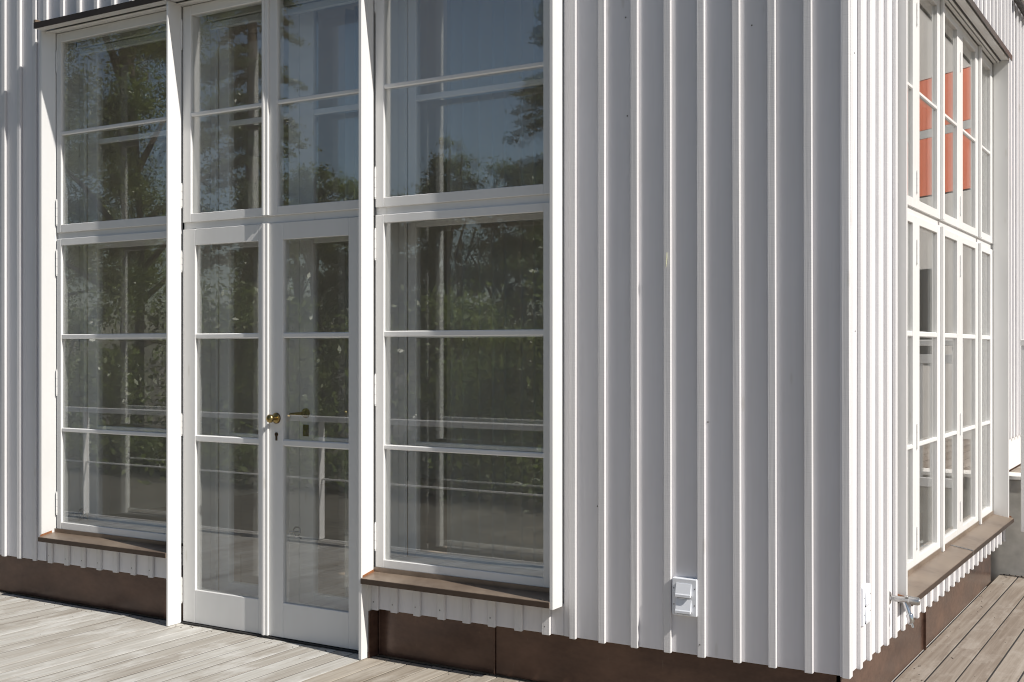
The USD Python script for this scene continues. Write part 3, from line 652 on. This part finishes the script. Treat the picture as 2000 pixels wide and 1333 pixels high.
def leaves(n, centers, radii, size, seed, up=0.3, squash=1.0):
    r = np.random.default_rng(seed); k = r.integers(0, len(centers), n); C = np.asarray(centers)[k]; R = np.asarray(radii)[k]
    dv = r.normal(size=(n, 3)); dv /= np.linalg.norm(dv, axis=1, keepdims=True)
    P = C + dv * R * np.abs(r.normal(0, 0.72, (n, 1)))
    nn = r.normal(size=(n, 3)) + [0, 0, up]; nn /= np.linalg.norm(nn, axis=1, keepdims=True)
    a = np.cross(nn, r.normal(size=(n, 3))); a /= np.linalg.norm(a, axis=1, keepdims=True); b = np.cross(nn, a)
    s = size * r.uniform(.6, 1.4, (n, 1))
    V = np.stack([P - a * s, P + b * s * .45, P + a * s, P - b * s * .45], 1).reshape(-1, 3)
    i = np.arange(n)[:, None] * 4
    return V, np.vstack([i + [0, 1, 2], i + [0, 2, 3]])
def broad(x, y, h, rad, n, label, seed, size=0.13, z0=-0.55, group=None, low=0.18):
    r = np.random.default_rng(seed); t = thing('broadleaf_tree', label, 'tree', group)
    cs, rs = [], []
    b = MB(); b.tube([(x, y, z0), (x + .1, y, z0 + h * .3), (x - .05, y + .1, z0 + h * .6), (x, y, z0 + h * .9)], [h * .02, h * .016, h * .01, .02], 9)
    for i in range(70):
        q = r.uniform(low, 1) ; ang = r.uniform(0, 2 * math.pi); rr = rad * math.sin(math.pi * min(1, .12 + .88 * (1 - abs(q - .45) * 1.05))) * r.uniform(.3, 1)
        rr = rad * (1 - max(0, (q - .55) / .5) ** 1.6) * r.uniform(.35, 1)
        c = np.array([x + rr * math.cos(ang), y + rr * math.sin(ang), z0 + h * q * .94]); cs.append(c); rs.append(np.array([1, 1, .8]) * rad * r.uniform(.10, .27))
        if i % 5 == 0: b.tube([(x, y, z0 + h * q * .65), tuple((c + [x, y, z0 + h * q * .7]) / 2), tuple(c)], [h * .006, h * .004, .012], 5)
    b.build('trunk', 'bark', t, smooth=60)
    c = MB(); c.add(*leaves(n, cs, rs, size, seed + 1)); c.build('crown', 'leaf_a', t)
def spruce(x, y, h, rad, n, label, seed, z0=-0.55):
    r = np.random.default_rng(seed); t = thing('spruce_tree', label, 'tree')
    b = MB(); b.tube([(x, y, z0), (x, y, z0 + h * .5), (x, y, z0 + h)], [h * .016, h * .009, .01], 9)
    cs, rs = [], []
    for i in range(150):
        q = r.uniform(.06, .99) ** .85; z = z0 + h * q; ln = rad * (1 - q) ** .85 * r.uniform(.7, 1.1); a = r.uniform(0, 2 * math.pi)
        d = np.array([math.cos(a), math.sin(a), 0]); tip = np.array([x, y, z]) + d * ln + [0, 0, -ln * .28 + .06]
        if ln > .3: b.tube([(x, y, z), tuple(np.array([x, y, z]) + d * ln * .5 + [0, 0, -ln * .1]), tuple(tip)], [.022, .014, .005], 4)
        for s in np.linspace(.25, 1, 5):
            cs.append(np.array([x, y, z]) + d * ln * s + [0, 0, -ln * .28 * s * s - .05]); rs.append(np.array([.24, .24, .10]) * (0.4 + ln * .35))
    b.build('trunk', 'bark', t, smooth=60)
    c = MB(); c.add(*leaves(n, cs, rs, 0.045, seed + 1, up=.6)); c.build('crown', 'leaf_c', t)
def shrub(x, y, h, rad, n, label, seed, z0=-0.55):
    r = np.random.default_rng(seed); t = thing('shrub', label, 'shrub', 'shrubs along the garden edge')
    cs = [np.array([x + r.uniform(-rad, rad), y + r.uniform(-rad, rad) * .6, z0 + h * r.uniform(.2, .85)]) for _ in range(22)]
    rs = [np.array([1, 1, 1]) * rad * r.uniform(.22, .42) for _ in cs]
    b = MB()
    for c in cs[:9]: b.tube([(x + r.uniform(-.1, .1), y, z0), tuple(c)], [.02, .008], 5)
    b.build('stem', 'bark', t)
    c = MB(); c.add(*leaves(n, cs, rs, 0.06, seed + 1)); c.build('foliage', 'leaf_b', t)
TREES = [(-26, -16, 17, 4.4), (-21.6, -15.2, 16, 3.4), (-32, -18, 18, 5.5), (-39, -21, 19, 6)]
for i, (x, y, h, rd) in enumerate(TREES): broad(x, y, h, rd, 75000, 'tall broadleaf tree of the garden edge', 100 + i * 3, size=0.048, group='tall trees behind the deck')
for i, (x, y, h, rd) in enumerate([(-16.9, -16.0, 6.1, 1.5), (-15.9, -15.4, 6.5, 1.3), (-15.0, -15.8, 6.0, 1.4), (-14.0, -15.5, 5.6, 1.3), (-13.2, -16.2, 6.0, 1.2), (-12.4, -15.5, 6.8, 1.1), (-11.5, -15.9, 6.2, 1.2), (-10.6, -16.4, 6.3, 1.3), (-9.4, -17, 5.5, 1.5)]):
    broad(x, y, h, rd, 26000, 'small young broadleaf tree of the garden edge', 200 + i * 3, size=0.042, group='young trees behind the deck', low=.05)
spruce(-17.6, -15.2, 15, 2.3, 80000, 'tall spruce beside the young trees behind the deck', 301)
spruce(-9.9, -15.3, 9.0, 2.3, 80000, 'narrower spruce behind the deck, nearest the corner', 305)
spruce(-5.5, -20, 12, 2.6, 22000, 'spruce standing well off beyond the corner of the deck', 309)
for i, x in enumerate(np.arange(-31, -4, 1.75)):
    shrub(x, -10.6 + 1.3 * math.sin(i * 1.9), 2.9 + .7 * math.sin(i * 2.3), 1.25, 9000, 'leafy shrub in the row along the garden edge', 400 + i * 2)
hedge = MB(); hc = [np.array([x, -8.4 + .2 * math.sin(x), -0.15]) for x in np.arange(-24, -4, .5)]
hedge.add(*leaves(16000, hc, [np.array([.45, .5, .42])] * len(hc), 0.06, 77)); p = hedge.build('ground_cover', 'leaf_b'); tag(stage.GetPrimAtPath(p), 'low leafy ground cover in front of the shrubs', 'ground cover', kind='stuff')

# neighbouring building further along, mirrored in the right-hand panes
nb = thing('neighbour_building', 'neighbouring building with orange-red cladding beyond the upper terrace', 'building')
def slab(name, m, s0, s1, z0, z1, off=0.0, th=0.3):
    o = np.array([3.2, 17.5]); t = np.array([.817, .576]); nrm = np.array([.576, -.817])
    b = MB(); b.box(s0, s1, 0, th, z0, z1, .002); v = b.v[0]
    q = o + v[:, :1] * t - (v[:, 1:2] - off) * nrm
    b.v[0] = np.hstack([q, v[:, 2:]]); b.build(name, m, nb)
slab('wall', 'pale_clad', -9, 16, -0.55, 4.2)
for k in range(5): slab('cladding_panel', 'red', -4 + k * 4.0, -4 + k * 4.0 + 3.997, 4.22, 5.245, .02)
slab('band', 'grey_band', -4, 16, 5.25, 5.40, .02)
for k in range(5): slab('cladding_panel', 'red', -4 + k * 4.0, -4 + k * 4.0 + 3.997, 5.405, 6.3, .02)
slab('upper_wall', 'pale_clad', -9, 16, 6.32, 12)
for k in range(6): slab('window', 'dark', -3 + k * 2.6, -1.7 + k * 2.6, 1.2, 2.9, .03)
